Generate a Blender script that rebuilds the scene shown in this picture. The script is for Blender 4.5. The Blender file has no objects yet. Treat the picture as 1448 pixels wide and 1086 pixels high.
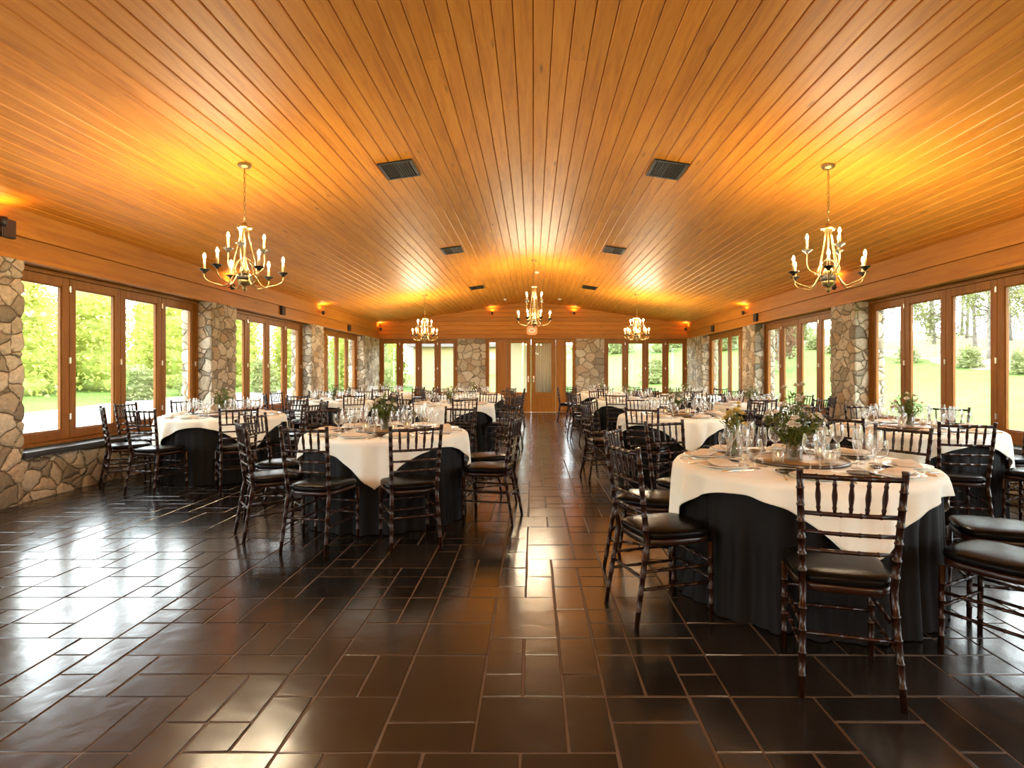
import bpy, math, random
from mathutils import Vector, Matrix, Euler
random.seed(7)
S = bpy.context.scene
COL = S.collection
PI = math.pi
R = math.radians

# ------------------------------------------------------------------ mesh builder
class MB:
    def __init__(s): s.v = []; s.f = []; s.sm = []
    def add(s, vs, fs, smooth=False):
        o = len(s.v); s.v += [tuple(p) for p in vs]
        for f in fs: s.f.append(tuple(o + i for i in f)); s.sm.append(smooth)
        return s
    def box(s, x0, x1, y0, y1, z0, z1):
        vs = [(x, y, z) for z in (z0, z1) for y in (y0, y1) for x in (x0, x1)]
        return s.add(vs, [(0,2,3,1),(4,5,7,6),(0,1,5,4),(2,6,7,3),(0,4,6,2),(1,3,7,5)])
    def tube(s, pts, rad, seg=8, caps=True, closed=False):
        pts = [Vector(p) for p in pts]; n = len(pts)
        if not hasattr(rad, '__len__'): rad = [rad] * n
        t0 = (pts[1] - pts[0]).normalized()
        u = t0.orthogonal().normalized(); vs = []
        for i, p in enumerate(pts):
            if closed: t = (pts[(i+1) % n] - pts[i-1])
            else: t = pts[min(i+1, n-1)] - pts[max(i-1, 0)]
            if t.length < 1e-9: t = t0
            t = t.normalized(); u = (u - t * u.dot(t))
            u = u.normalized() if u.length > 1e-6 else t.orthogonal().normalized()
            w = t.cross(u)
            for k in range(seg):
                a = 2*PI*k/seg; vs.append(p + (u*math.cos(a) + w*math.sin(a)) * rad[i])
        fs = []
        for i in range(n if closed else n-1):
            j = (i+1) % n
            for k in range(seg):
                l = (k+1) % seg; fs.append((i*seg+k, i*seg+l, j*seg+l, j*seg+k))
        if caps and not closed:
            fs.append(tuple(range(seg))[::-1]); fs.append(tuple((n-1)*seg + k for k in range(seg)))
        return s.add(vs, fs, True)
    def lathe(s, prof, seg=16, c=(0,0,0)):
        vs = []; fs = []; n = len(prof)
        for r, z in prof:
            for k in range(seg):
                a = 2*PI*k/seg; vs.append((c[0]+r*math.cos(a), c[1]+r*math.sin(a), c[2]+z))
        for i in range(n-1):
            for k in range(seg):
                l = (k+1) % seg; fs.append((i*seg+k, i*seg+l, (i+1)*seg+l, (i+1)*seg+k))
        if prof[0][0] > 1e-4: fs.append(tuple(range(seg))[::-1])
        if prof[-1][0] > 1e-4: fs.append(tuple((n-1)*seg+k for k in range(seg)))
        return s.add(vs, fs, True)
    def mesh(s, name, m):
        me = bpy.data.meshes.new(name); me.from_pydata(s.v, [], s.f); me.update()
        me.polygons.foreach_set('use_smooth', s.sm)
        me.materials.append(m); return me
    def build(s, name, m, parent=None, bevel=0, sharp=True):
        o = bpy.data.objects.new(name, s.mesh(name, m)); COL.objects.link(o)
        if parent: o.parent = parent
        if bevel:
            b = o.modifiers.new('bevel', 'BEVEL'); b.width = bevel; b.segments = 2; b.limit_method = 'ANGLE'
        return o

def tag(o, label=None, cat=None, group=None, kind=None):
    if label: o['label'] = label
    if cat: o['category'] = cat
    if group: o['group'] = group
    if kind: o['kind'] = kind
    return o
def empty(name, loc=(0,0,0), rz=0):
    o = bpy.data.objects.new(name, None); COL.objects.link(o); o.empty_display_size = .1
    o.location = loc; o.rotation_euler = (0,0,rz); return o
KIDS = {}
def kids(o):
    return [c for c in bpy.data.objects if c.parent == o]
def copy_tree(o, parent=None):
    if o.name not in KIDS: KIDS[o.name] = kids(o)
    c = o.copy(); COL.objects.link(c)
    if parent: c.parent = parent
    for ch in KIDS[o.name]: copy_tree(ch, c)
    return c

# ------------------------------------------------------------------ materials
def new_mat(name):
    m = bpy.data.materials.new(name); m.use_nodes = True
    nt = m.node_tree; nt.nodes.clear()
    out = nt.nodes.new('ShaderNodeOutputMaterial')
    return m, nt, out
def N(nt, t, **kw):
    n = nt.nodes.new('ShaderNode' + t)
    for k, v in kw.items():
        if k in ('i',):
            for a, b in v.items(): n.inputs[a].default_value = b
        else: setattr(n, k, v)
    return n
def L(nt, a, b): nt.links.new(a, b)
def c4(c): return (c[0], c[1], c[2], 1)
def ramp(nt, fac, stops):
    r = N(nt, 'ValToRGB'); e = r.color_ramp.elements
    while len(e) < len(stops): e.new(.5)
    for x, (p, c) in zip(e, stops): x.position = p; x.color = c4(c)
    L(nt, fac, r.inputs[0]); return r.outputs[0]
def math_n(nt, op, a, b=None, c=None):
    n = N(nt, 'Math', operation=op)
    for i, x in enumerate((a, b, c)):
        if x is None: continue
        if isinstance(x, (int, float)): n.inputs[i].default_value = x
        else: L(nt, x, n.inputs[i])
    return n.outputs[0]
def mixc(nt, fac, a, b, blend='MIX'):
    n = N(nt, 'Mix', data_type='RGBA', blend_type=blend)
    for i, x in ((0, fac), (6, a), (7, b)):
        if isinstance(x, (int, float)): n.inputs[i].default_value = x
        elif isinstance(x, tuple): n.inputs[i].default_value = c4(x)
        else: L(nt, x, n.inputs[i])
    return n.outputs[2]
def plain(name, col, rough=.5, metal=0, coat=0, spec=.5, bump=0, bscale=60, sheen=0, var=0):
    m, nt, out = new_mat(name)
    p = N(nt, 'BsdfPrincipled'); L(nt, p.outputs[0], out.inputs[0])
    p.inputs['Base Color'].default_value = c4(col); p.inputs['Roughness'].default_value = rough
    p.inputs['Metallic'].default_value = metal; p.inputs['Coat Weight'].default_value = coat
    p.inputs['Specular IOR Level'].default_value = spec; p.inputs['Sheen Weight'].default_value = sheen
    tc = N(nt, 'TexCoord'); nz = N(nt, 'TexNoise', i={'Scale': bscale, 'Detail': 3})
    L(nt, tc.outputs['Object'], nz.inputs['Vector'])
    if bump:
        b = N(nt, 'Bump', i={'Strength': bump, 'Distance': .01}); L(nt, nz.outputs[0], b.inputs['Height']); L(nt, b.outputs[0], p.inputs['Normal'])
    if var:
        L(nt, ramp(nt, nz.outputs[0], [(.3, tuple(x*(1-var) for x in col)), (.7, tuple(min(1, x*(1+var)) for x in col))]), p.inputs['Base Color'])
    return m
def wood(name, c_dark, c_mid, c_light, axis='Y', rough=.35, coat=.2, grain=1.0, knots=True, island=.25, spec=.5):
    m, nt, out = new_mat(name)
    p = N(nt, 'BsdfPrincipled'); L(nt, p.outputs[0], out.inputs[0])
    g = N(nt, 'NewGeometry'); tc = N(nt, 'TexCoord')
    sc = {'X': (.6, 9, 9), 'Y': (9, .6, 9), 'Z': (9, 9, .6)}[axis]
    off = N(nt, 'VectorMath', operation='MULTIPLY_ADD')
    rnd = N(nt, 'CombineXYZ')
    for i in range(3): L(nt, math_n(nt, 'MULTIPLY', g.outputs['Random Per Island'], 37.0 + 11*i), rnd.inputs[i])
    mp = N(nt, 'Mapping'); mp.inputs['Scale'].default_value = tuple(x*grain for x in sc)
    L(nt, tc.outputs['Object'], mp.inputs['Vector'])
    ad = N(nt, 'VectorMath', operation='ADD'); L(nt, mp.outputs[0], ad.inputs[0]); L(nt, rnd.outputs[0], ad.inputs[1])
    n1 = N(nt, 'TexNoise', i={'Scale': 2.2, 'Detail': 6, 'Roughness': .62, 'Distortion': .6}); L(nt, ad.outputs[0], n1.inputs['Vector'])
    n2 = N(nt, 'TexNoise', i={'Scale': 14, 'Detail': 2}); L(nt, ad.outputs[0], n2.inputs['Vector'])
    f = math_n(nt, 'ADD', math_n(nt, 'MULTIPLY', n1.outputs[0], .8), math_n(nt, 'MULTIPLY', n2.outputs[0], .2))
    col = ramp(nt, f, [(.28, c_dark), (.5, c_mid), (.72, c_light)])
    if knots:
        k = N(nt, 'Mapping'); k.inputs['Scale'].default_value = {'X': (1.3, 6, 6), 'Y': (6, 1.3, 6), 'Z': (6, 6, 1.3)}[axis]
        L(nt, tc.outputs['Object'], k.inputs['Vector'])
        ka = N(nt, 'VectorMath', operation='ADD'); L(nt, k.outputs[0], ka.inputs[0]); L(nt, rnd.outputs[0], ka.inputs[1])
        v = N(nt, 'TexVoronoi', i={'Scale': .8}); L(nt, ka.outputs[0], v.inputs['Vector'])
        kf = ramp(nt, v.outputs['Distance'], [(.02, (1,1,1)), (.10, (0,0,0))])
        col = mixc(nt, math_n(nt, 'MULTIPLY', kf, .75), col, tuple(x*.35 for x in c_dark))
    if island:
        hv = math_n(nt, 'ADD', math_n(nt, 'MULTIPLY', g.outputs['Random Per Island'], island), 1 - island/2)
        hs = N(nt, 'HueSaturation'); L(nt, hv, hs.inputs['Value']); L(nt, col, hs.inputs['Color']); col = hs.outputs[0]
    L(nt, col, p.inputs['Base Color'])
    p.inputs['Coat Weight'].default_value = coat; p.inputs['Coat Roughness'].default_value = .32
    p.inputs['Specular IOR Level'].default_value = spec
    L(nt, math_n(nt, 'MULTIPLY_ADD', n2.outputs[0], .15, rough - .07), p.inputs['Roughness'])
    b = N(nt, 'Bump', i={'Strength': .12, 'Distance': .004}); L(nt, f, b.inputs['Height']); L(nt, b.outputs[0], p.inputs['Normal'])
    return m
def stone_mat(name, scale=3.6):
    m, nt, out = new_mat(name)
    p = N(nt, 'BsdfPrincipled'); L(nt, p.outputs[0], out.inputs[0])
    g = N(nt, 'NewGeometry')
    wn = N(nt, 'TexNoise', i={'Scale': 3.0, 'Detail': 2}); L(nt, g.outputs['Position'], wn.inputs['Vector'])
    wm = N(nt, 'VectorMath', operation='MULTIPLY_ADD'); L(nt, wn.outputs['Color'], wm.inputs[0])
    wm.inputs[1].default_value = (.16, .16, .16); L(nt, g.outputs['Position'], wm.inputs[2])
    mp = N(nt, 'Mapping'); mp.inputs['Scale'].default_value = (scale, scale, scale*1.25); L(nt, wm.outputs[0], mp.inputs['Vector'])
    vd = N(nt, 'TexVoronoi', feature='DISTANCE_TO_EDGE', i={'Scale': 1.0}); L(nt, mp.outputs[0], vd.inputs['Vector'])
    vc = N(nt, 'TexVoronoi', feature='F1', i={'Scale': 1.0}); L(nt, mp.outputs[0], vc.inputs['Vector'])
    sep = N(nt, 'SeparateColor'); L(nt, vc.outputs['Color'], sep.inputs[0])
    base = ramp(nt, sep.outputs[0], [(0, (.24,.20,.145)), (.25, (.42,.35,.25)), (.5, (.56,.48,.36)), (.75, (.68,.61,.49)), (1, (.46,.32,.18))])
    fn = N(nt, 'TexNoise', i={'Scale': 22, 'Detail': 6, 'Roughness': .65}); L(nt, g.outputs['Position'], fn.inputs['Vector'])
    base = mixc(nt, .55, base, ramp(nt, fn.outputs[0], [(.3, (.25,.22,.17)), (.7, (1.0,.95,.85))]), 'MULTIPLY')
    joint = ramp(nt, vd.outputs['Distance'], [(.01, (0,0,0)), (.04, (1,1,1))])
    col = mixc(nt, joint, (.15, .12, .08), base)
    L(nt, col, p.inputs['Base Color']); p.inputs['Roughness'].default_value = .75
    h = ramp(nt, vd.outputs['Distance'], [(0, (0,0,0)), (.05, (.55,.55,.55)), (.2, (.9,.9,.9)), (.5, (1,1,1))])
    hh = math_n(nt, 'ADD', math_n(nt, 'MULTIPLY', h, .8), math_n(nt, 'MULTIPLY', fn.outputs[0], .2))
    d = N(nt, 'Displacement', i={'Midlevel': .5, 'Scale': .042}); L(nt, hh, d.inputs['Height']); L(nt, d.outputs[0], out.inputs['Displacement'])
    m.displacement_method = 'BOTH'
    return m
def floor_mat(name):
    m, nt, out = new_mat(name)
    p = N(nt, 'BsdfPrincipled'); L(nt, p.outputs[0], out.inputs[0])
    g = N(nt, 'NewGeometry')
    n1 = N(nt, 'TexNoise', i={'Scale': 2.0, 'Detail': 4, 'Roughness': .5, 'Distortion': .3}); L(nt, g.outputs['Position'], n1.inputs['Vector'])
    n2 = N(nt, 'TexNoise', i={'Scale': 8, 'Detail': 3, 'Roughness': .45, 'Distortion': .3}); L(nt, g.outputs['Position'], n2.inputs['Vector'])
    col = ramp(nt, g.outputs['Random Per Island'], [(0, (.008,.0079,.0080)), (.35, (.013,.0118,.0108)), (.7, (.018,.0152,.013)), (1, (.010,.0102,.0106))])
    col = mixc(nt, .6, col, ramp(nt, n1.outputs[0], [(.3, (.55,.52,.5)), (.7, (1.25,1.15,1.05))]), 'MULTIPLY')
    L(nt, col, p.inputs['Base Color'])
    p.inputs['Specular IOR Level'].default_value = .55; p.inputs['Coat Weight'].default_value = .2; p.inputs['Coat Roughness'].default_value = .16
    L(nt, math_n(nt, 'MULTIPLY_ADD', n2.outputs[0], .08, .165), p.inputs['Roughness'])
    hb = math_n(nt, 'ADD', math_n(nt, 'MULTIPLY', n1.outputs[0], .6), math_n(nt, 'MULTIPLY', n2.outputs[0], .4))
    b = N(nt, 'Bump', i={'Strength': .4, 'Distance': .012}); L(nt, hb, b.inputs['Height']); L(nt, b.outputs[0], p.inputs['Normal'])
    return m
def thin_glass(name, tint=(.97,.98,.97), edge=.75, base=.05, pw=3.0, rough=.02, thru=0):
    m, nt, out = new_mat(name)
    t = N(nt, 'BsdfTransparent'); t.inputs[0].default_value = c4(tint)
    gl = N(nt, 'BsdfGlossy'); gl.inputs['Roughness'].default_value = rough
    lw = N(nt, 'LayerWeight', i={'Blend': .5})
    f = math_n(nt, 'MULTIPLY_ADD', math_n(nt, 'POWER', lw.outputs['Facing'], pw), edge, base)
    mx = N(nt, 'MixShader'); L(nt, f, mx.inputs[0]); L(nt, t.outputs[0], mx.inputs[1]); e = gl.outputs[0]
    if thru:
        tl = N(nt, 'BsdfTranslucent'); tl.inputs[0].default_value = (.95,.95,.93,1); m2 = N(nt, 'MixShader'); m2.inputs[0].default_value = thru
        L(nt, e, m2.inputs[1]); L(nt, tl.outputs[0], m2.inputs[2]); e = m2.outputs[0]
    L(nt, e, mx.inputs[2])
    L(nt, mx.outputs[0], out.inputs[0]); return m
def emit(name, col, strength):
    m, nt, out = new_mat(name); e = N(nt, 'Emission'); e.inputs[0].default_value = c4(col); e.inputs[1].default_value = strength
    L(nt, e.outputs[0], out.inputs[0]); return m
def leaf_mat(name, c1, c2, c3, trans=.35):
    m, nt, out = new_mat(name); g = N(nt, 'NewGeometry')
    col = ramp(nt, g.outputs['Random Per Island'], [(0, c1), (.5, c2), (1, c3)])
    d = N(nt, 'BsdfDiffuse'); t = N(nt, 'BsdfTranslucent'); L(nt, col, d.inputs[0]); L(nt, col, t.inputs[0])
    mx = N(nt, 'MixShader'); mx.inputs[0].default_value = trans; L(nt, d.outputs[0], mx.inputs[1]); L(nt, t.outputs[0], mx.inputs[2])
    L(nt, mx.outputs[0], out.inputs[0]); return m
def noise_mat(name, stops, scale=3, rough=.9, detail=6, bump=.2):
    m, nt, out = new_mat(name); p = N(nt, 'BsdfPrincipled'); L(nt, p.outputs[0], out.inputs[0])
    g = N(nt, 'NewGeometry'); n = N(nt, 'TexNoise', i={'Scale': scale, 'Detail': detail, 'Roughness': .65}); L(nt, g.outputs['Position'], n.inputs['Vector'])
    L(nt, ramp(nt, n.outputs[0], stops), p.inputs['Base Color']); p.inputs['Roughness'].default_value = rough
    p.inputs['Specular IOR Level'].default_value = .2
    if bump:
        b = N(nt, 'Bump', i={'Strength': bump, 'Distance': .05}); L(nt, n.outputs[0], b.inputs['Height']); L(nt, b.outputs[0], p.inputs['Normal'])
    return m

M = {}
M['ceiling'] = wood('ceiling_pine', (.50,.158,.013), (.70,.262,.024), (.79,.335,.040), 'Y', rough=.50, coat=.0, island=.15, spec=.28)
M['gap'] = plain('board_gap', (.05,.02,.007), .8)
M['gable'] = wood('gable_pine', (.32,.108,.009), (.44,.162,.014), (.52,.21,.023), 'X', rough=.5, coat=.0, spec=.25, island=.25)
M['beam'] = wood('beam_pine', (.27,.092,.009), (.385,.142,.014), (.46,.188,.022), 'Y', rough=.5, coat=.0, spec=.25, island=.2, grain=.7)
M['beamx'] = wood('beam_pine_cross', (.27,.092,.009), (.385,.142,.014), (.46,.188,.022), 'X', rough=.5, coat=.0, spec=.25, island=.2, grain=.7)
M['frame'] = wood('window_pine', (.155,.052,.005), (.23,.081,.007), (.29,.108,.010), 'Z', rough=.45, coat=.0, knots=False, island=.2, spec=.25)
M['door'] = wood('door_pine', (.20,.070,.007), (.29,.108,.010), (.35,.135,.014), 'Z', rough=.45, coat=.0, knots=False, island=.15, spec=.25)
M['stone'] = stone_mat('field_stone', 5.0)
M['stone2'] = stone_mat('pier_stone', 3.5)
M['floor'] = floor_mat('slate')
M['grout'] = plain('grout', (.115,.080,.05), .6, bump=.2, bscale=30)
M['sill'] = plain('sill_slate', (.035,.035,.037), .4, bump=.1, bscale=30)
M['pane'] = thin_glass('window_glass', (.95,.965,.95), .55, .035, 4.0)
M['glass'] = thin_glass('table_glass', (.97,.97,.965), .95, .085, 1.5, .05, .5)
M['brass'] = plain('brass', (.33,.235,.095), .4, 1)
M['handle'] = plain('handle_metal', (.75,.72,.65), .3, 1)
M['black'] = plain('black_metal', (.012,.011,.010), .45)
M['pan'] = plain('drip_pan_bronze', (.05,.042,.03), .4, .6)
M['candle'] = plain('candle_sleeve', (.50,.34,.14), .55)
M['bulb'] = emit('bulb_glow', (1.0, .80, .52), 1180)
M['flame'] = emit('candle_flame', (1.0, .6, .2), 7)
M['uplamp'] = emit('uplight_glow', (1.0, .42, .10), 60)
M['chair'] = plain('mahogany', (.020,.0064,.0032), .28, coat=.08, var=.12, bscale=18, spec=.35)
M['joint'] = plain('joint_rubbed', (.09,.032,.016), .22, coat=.5)
M['pad'] = plain('black_vinyl', (.005,.0042,.0036), .27, spec=.07)
M['cloth'] = plain('white_linen', (.86,.87,.77), .85, bump=.15, bscale=400, sheen=.2)
M['skirt'] = plain('black_cloth', (.0080,.0075,.0075), .65, spec=.14)
M['table'] = plain('table_plywood', (.3,.2,.1), .6)
M['plate'] = plain('white_china', (.82,.80,.76), .18, coat=.3)
M['napkin'] = plain('cream_napkin', (.70,.60,.46), .85, bump=.2, bscale=200)
M['dish'] = plain('dark_glazed', (.03,.022,.016), .25)
M['steel'] = plain('cutlery_steel', (.72,.70,.66), .2, 1)
M['tray'] = plain('dark_tray', (.05,.032,.018), .3, coat=.4)
M['traytop'] = wood('tray_wood', (.2,.11,.04), (.34,.2,.08), (.42,.27,.12), 'X', rough=.35, knots=False, island=0)
M['wax'] = plain('candle_wax', (.85,.72,.5), .6)
M['leaf'] = leaf_mat('bouquet_leaf', (.06,.085,.018), (.14,.165,.035), (.24,.25,.075), .25)
M['leafy'] = leaf_mat('yellow_flower', (.74,.56,.12), (.82,.68,.22), (.84,.76,.40), .3)
M['petal'] = leaf_mat('white_petal', (.75,.70,.58), (.82,.78,.70), (.78,.66,.52), .3)
M['stem'] = plain('flower_stem', (.08,.13,.03), .6)
M['ivory'] = plain('ivory_plastic', (.75,.68,.55), .5)
M['sign'] = emit('orange_sign', (1.0,.30,.09), .9)
M['signmark'] = emit('sign_mark', (1.0,.72,.45), 1.1)
M['curtain'] = plain('door_curtain', (.66,.58,.44), .9, bump=.2, bscale=50)
M['plaster'] = plain('vestibule_plaster', (.72,.66,.52), .9)
M['lawn'] = noise_mat('lawn_grass', [(.3, (.062,.108,.015)), (.5, (.082,.135,.021)), (.75, (.108,.155,.032))], 1.2)
M['gravel'] = noise_mat('pale_gravel', [(.3, (.26,.25,.23)), (.7, (.38,.37,.35))], 8)
M['bark'] = noise_mat('pale_bark', [(.3, (.10,.085,.07)), (.7, (.24,.21,.17))], 6)
M['hedge'] = leaf_mat('hedge_leaf', (.32,.37,.07), (.46,.50,.12), (.56,.59,.20), .4)
M['hedge2'] = leaf_mat('shrub_leaf', (.17,.20,.07), (.25,.28,.11), (.33,.35,.18), .4)
M['spring'] = leaf_mat('spring_leaf', (.16,.18,.065), (.22,.24,.10), (.28,.27,.15), .4)
M['russet'] = leaf_mat('russet_leaf', (.15,.075,.045), (.20,.11,.065), (.25,.16,.10), .4)
M['litter'] = noise_mat('leaf_litter', [(.3, (.13,.10,.065)), (.55, (.19,.155,.105)), (.75, (.16,.19,.06))], 1.6)
M['ochre'] = plain('ochre_render', (.30,.22,.10), .9, bump=.2, bscale=10)
M['rooft'] = plain('grey_roof', (.12,.10,.09), .8)

# ------------------------------------------------------------------ room dimensions
XW = 5.36           # window plane (half width)
XP = 5.10           # face of pillars and beam
YF = 18.72          # far wall
YB = -4.6           # wall behind the camera
ZH = 2.44           # underside of the beam
ZR, SL = 3.68, .1495    # ridge height, ceiling slope
def zc(x): return ZR - SL * abs(x)
BAYS = [(-3.15+.0, .85), (1.55, 4.92), (5.65, 8.97), (9.70, 13.02), (13.75, 17.07)]   # window spans along y
PILL = [(-4.6, -3.15), (.85, 1.55), (4.92, 5.65), (8.97, 9.70), (13.02, 13.75), (17.07, YF)]

# floor of slate pieces laid in a random ashlar bond
def make_floor():
    m = .168; nx = int(10.8/m)+1; ny = int((YF-YB)/m)+1
    x0, y0 = -5.42, YB
    occ = [[False]*ny for _ in range(nx)]; rnd = random.Random(3)
    mb = MB(); gr = MB()
    shapes = [(1,1),(2,2),(1,2),(2,1),(1,1),(2,2),(3,2),(1,2),(2,1),(1,2),(2,3)]
    for j in range(ny):
        for i in range(nx):
            if occ[i][j]: continue
            opts = shapes[:]; rnd.shuffle(opts)
            for w, h in opts + [(1,1)]:
                if i+w <= nx and j+h <= ny and all(not occ[a][b] for a in range(i,i+w) for b in range(j,j+h)): break
            for a in range(i,i+w):
                for b in range(j,j+h): occ[a][b] = True
            g = .0036; bv = .0035
            X0, X1 = x0+i*m+g, x0+(i+w)*m-g; Y0, Y1 = y0+j*m+g, y0+(j+h)*m-g
            jit = lambda: rnd.uniform(-.0022, .0022)
            q = [(X0+jit(),Y0+jit()),(X1+jit(),Y0+jit()),(X1+jit(),Y1+jit()),(X0+jit(),Y1+jit())]
            cx, cy = (X0+X1)/2, (Y0+Y1)/2
            tx, ty = rnd.gauss(0,.0035), rnd.gauss(0,.0035)
            top = [(x + (bv if x < cx else -bv), y + (bv if y < cy else -bv), tx*(x-cx)+ty*(y-cy)) for x, y in q]
            bot = [(x, y, -.006) for x, y in q]
            mb.add(top+bot, [(0,1,2,3)] + [(k, k+4, (k+1)%4+4, (k+1)%4) for k in range(4)])
    o = mb.build('floor', M['floor']); o.data.materials.append(M['grout'])
    k = len(o.data.vertices)
    # grout bed in the same mesh
    import bmesh
    bm = bmesh.new(); bm.from_mesh(o.data)
    vs = [bm.verts.new(p) for p in ((-5.5,YB-.1,-.0035),(5.5,YB-.1,-.0035),(5.5,YF+.1,-.0035),(-5.5,YF+.1,-.0035))]
    f = bm.faces.new(vs); f.material_index = 1; bm.normal_update(); bm.to_mesh(o.data); bm.free()
    tag(o, 'dark slate floor in a mixed rectangular bond', kind='structure')
make_floor()

# board ceiling: v-grooved planks running to the doors, with backing
def make_ceiling():
    mb = MB(); bw = .134; rnd = random.Random(5)
    n = int(5.6/bw)+1
    for sgn in (-1, 1):
        for i in range(n):
            a, b = i*bw, (i+1)*bw
            y = YB - rnd.uniform(0, 3)
            while y < YF+.2:
                y2 = min(y + rnd.choice((5.2, 6.4, 7.6, 8.8)), YF+.25)
                e = .0005
                prof = [(a+.0018, .013), (a+.0018, .008), (a+.0085, 0), (b-.0085, 0), (b-.0018, .008), (b-.0018, .013)]
                vs = [(sgn*x, yy, zc(x)+dz) for yy in (y+e, y2-e) for x, dz in prof]
                fs = [(k, k+1, k+7, k+6) for k in range(5)]
                if sgn > 0: fs = [f[::-1] for f in fs]
                mb.add(vs, fs); y = y2
    o = mb.build('ceiling', M['ceiling']); o.data.materials.append(M['gap'])
    import bmesh
    bm = bmesh.new(); bm.from_mesh(o.data)
    for sgn in (-1, 1):
        vs = [bm.verts.new(p) for p in ((0,YB-.3,ZR+.013),(sgn*5.9,YB-.3,zc(5.9)+.013),(sgn*5.9,YF+.5,zc(5.9)+.013),(0,YF+.5,ZR+.013))]
        f = bm.faces.new(vs); f.material_index = 1
    bm.to_mesh(o.data); bm.free()
    tag(o, 'orange varnished pine board ceiling rising to a low ridge', kind='structure')
make_ceiling()

# dense stone boxes for real relief
def stone_box(name, x0, x1, y0, y1, z0, z1, mat, step=.028, label=None):
    mb = MB(); idx = {}
    def key(p): return tuple(round(c, 4) for c in p)
    nx, ny, nz = (max(2, int(round((b-a)/step))) for a, b in ((x0,x1),(y0,y1),(z0,z1)))
    def P(i,j,k): return (x0+(x1-x0)*i/nx, y0+(y1-y0)*j/ny, z0+(z1-z0)*k/nz)
    def V(i,j,k):
        if (i,j,k) not in idx: idx[(i,j,k)] = len(mb.v); mb.v.append(P(i,j,k))
        return idx[(i,j,k)]
    def F(q): mb.f.append(q); mb.sm.append(True)
    for j in range(ny):
        for k in range(nz):
            F((V(0,j,k),V(0,j,k+1),V(0,j+1,k+1),V(0,j+1,k))); F((V(nx,j,k),V(nx,j+1,k),V(nx,j+1,k+1),V(nx,j,k+1)))
    for i in range(nx):
        for k in range(nz):
            F((V(i,0,k),V(i+1,0,k),V(i+1,0,k+1),V(i,0,k+1))); F((V(i,ny,k),V(i,ny,k+1),V(i+1,ny,k+1),V(i+1,ny,k)))
    for i in range(nx):
        for j in range(ny):
            F((V(i,j,nz),V(i+1,j,nz),V(i+1,j+1,nz),V(i,j+1,nz)))
    o = mb.build(name, mat); tag(o, label, kind='structure'); return o
for sgn, side in ((-1, 'hedge'), (1, 'lawn')):
    for i, (a, b) in enumerate(PILL):
        st = .028 if i >= 2 else .06
        xs = sorted((sgn*XP, sgn*(XW+.2)))
        stone_box('pillar', xs[0], xs[1], a, b, -.02, ZH+.01, M['stone'], st if i < 5 else .05)
    for i, (a, b) in enumerate(BAYS):
        xs = sorted((sgn*(XP+.06), sgn*(XW+.2)))
        stone_box('wall_left' if sgn < 0 else 'wall_right', xs[0], xs[1], a+.01, b-.01, -.02, .44, M['stone'], .03 if i >= 2 else .08)
        xs = sorted((sgn*(XP+.0), sgn*(XW+.25)))
        t = MB().box(xs[0], xs[1], a+.03, b-.03, .445, .505).build('sill', M['sill'], bevel=.008); tag(t, kind='structure')
# far wall piers
for a, b in ((-2.50, -1.58), (1.40, 2.34)):
    stone_box('pillar', a, b, YF-.03, YF+.25, -.02, ZH+.01, M['stone2'], .035)
for a, b in ((-5.2, -2.5), (2.34, 5.2)):
    stone_box('wall_far', a, b, YF, YF+.25, -.02, .44, M['stone2'], .05)
    t = MB().box(a, b, YF-.06, YF+.25, .445, .505).build('sill', M['sill'], bevel=.008); tag(t, kind='structure')
# beams along the side walls: wide board, proud upper board
for sgn, nm in ((-1, 'left'), (1, 'right')):
    mb = MB()
    def bx(x0, x1, z0, z1):
        xs = sorted((sgn*x0, sgn*x1)); mb.box(xs[0], xs[1], YB, YF+.1, z0, z1)
    bx(XP-.0, XW+.4, ZH, 2.66); bx(XP-.035, XW+.4, 2.66, zc(XP)+.02); bx(XP-.015, XP+.05, ZH-.012, ZH+.03)
    bx(XP+.1, XW+.6, zc(XP)-.05, zc(XW)+.0)
    tag(mb.build('beam', M['beam'], bevel=.006), kind='structure')
# gable of horizontal boards
mb = MB(); z = ZH
while z < ZR+.05:
    h = .142; e = min(5.45, max(.3, (ZR+.04-z)/SL))
    mb.add([(-e,YF-.0,z+.003),(e,YF-.0,z+.003),(e,YF-.012,z+.012),(-e,YF-.012,z+.012),(-e,YF-.012,z+h-.012),(e,YF-.012,z+h-.012),(e,YF,z+h-.003),(-e,YF,z+h-.003)],
           [(0,1,2,3),(3,2,5,4),(4,5,6,7)])
    z += h
mb.box(-5.5, 5.5, YF+.001, YF+.2, ZH, 4.0)
tag(mb.build('wall_far', M['gable'], bevel=0), 'orange pine gable boards above the doors', kind='structure')
mb = MB(); mb.box(-5.12, 5.12, YF-.06, YF+.1, ZH-.005, ZH+.115)
tag(mb.build('beam', M['beamx'], bevel=.006), kind='structure')
# wall behind the camera
mb = MB().box(-5.7, 5.7, YB-.3, YB, -.1, 4.0); tag(mb.build('wall_near', M['gable']), kind='structure')

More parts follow.
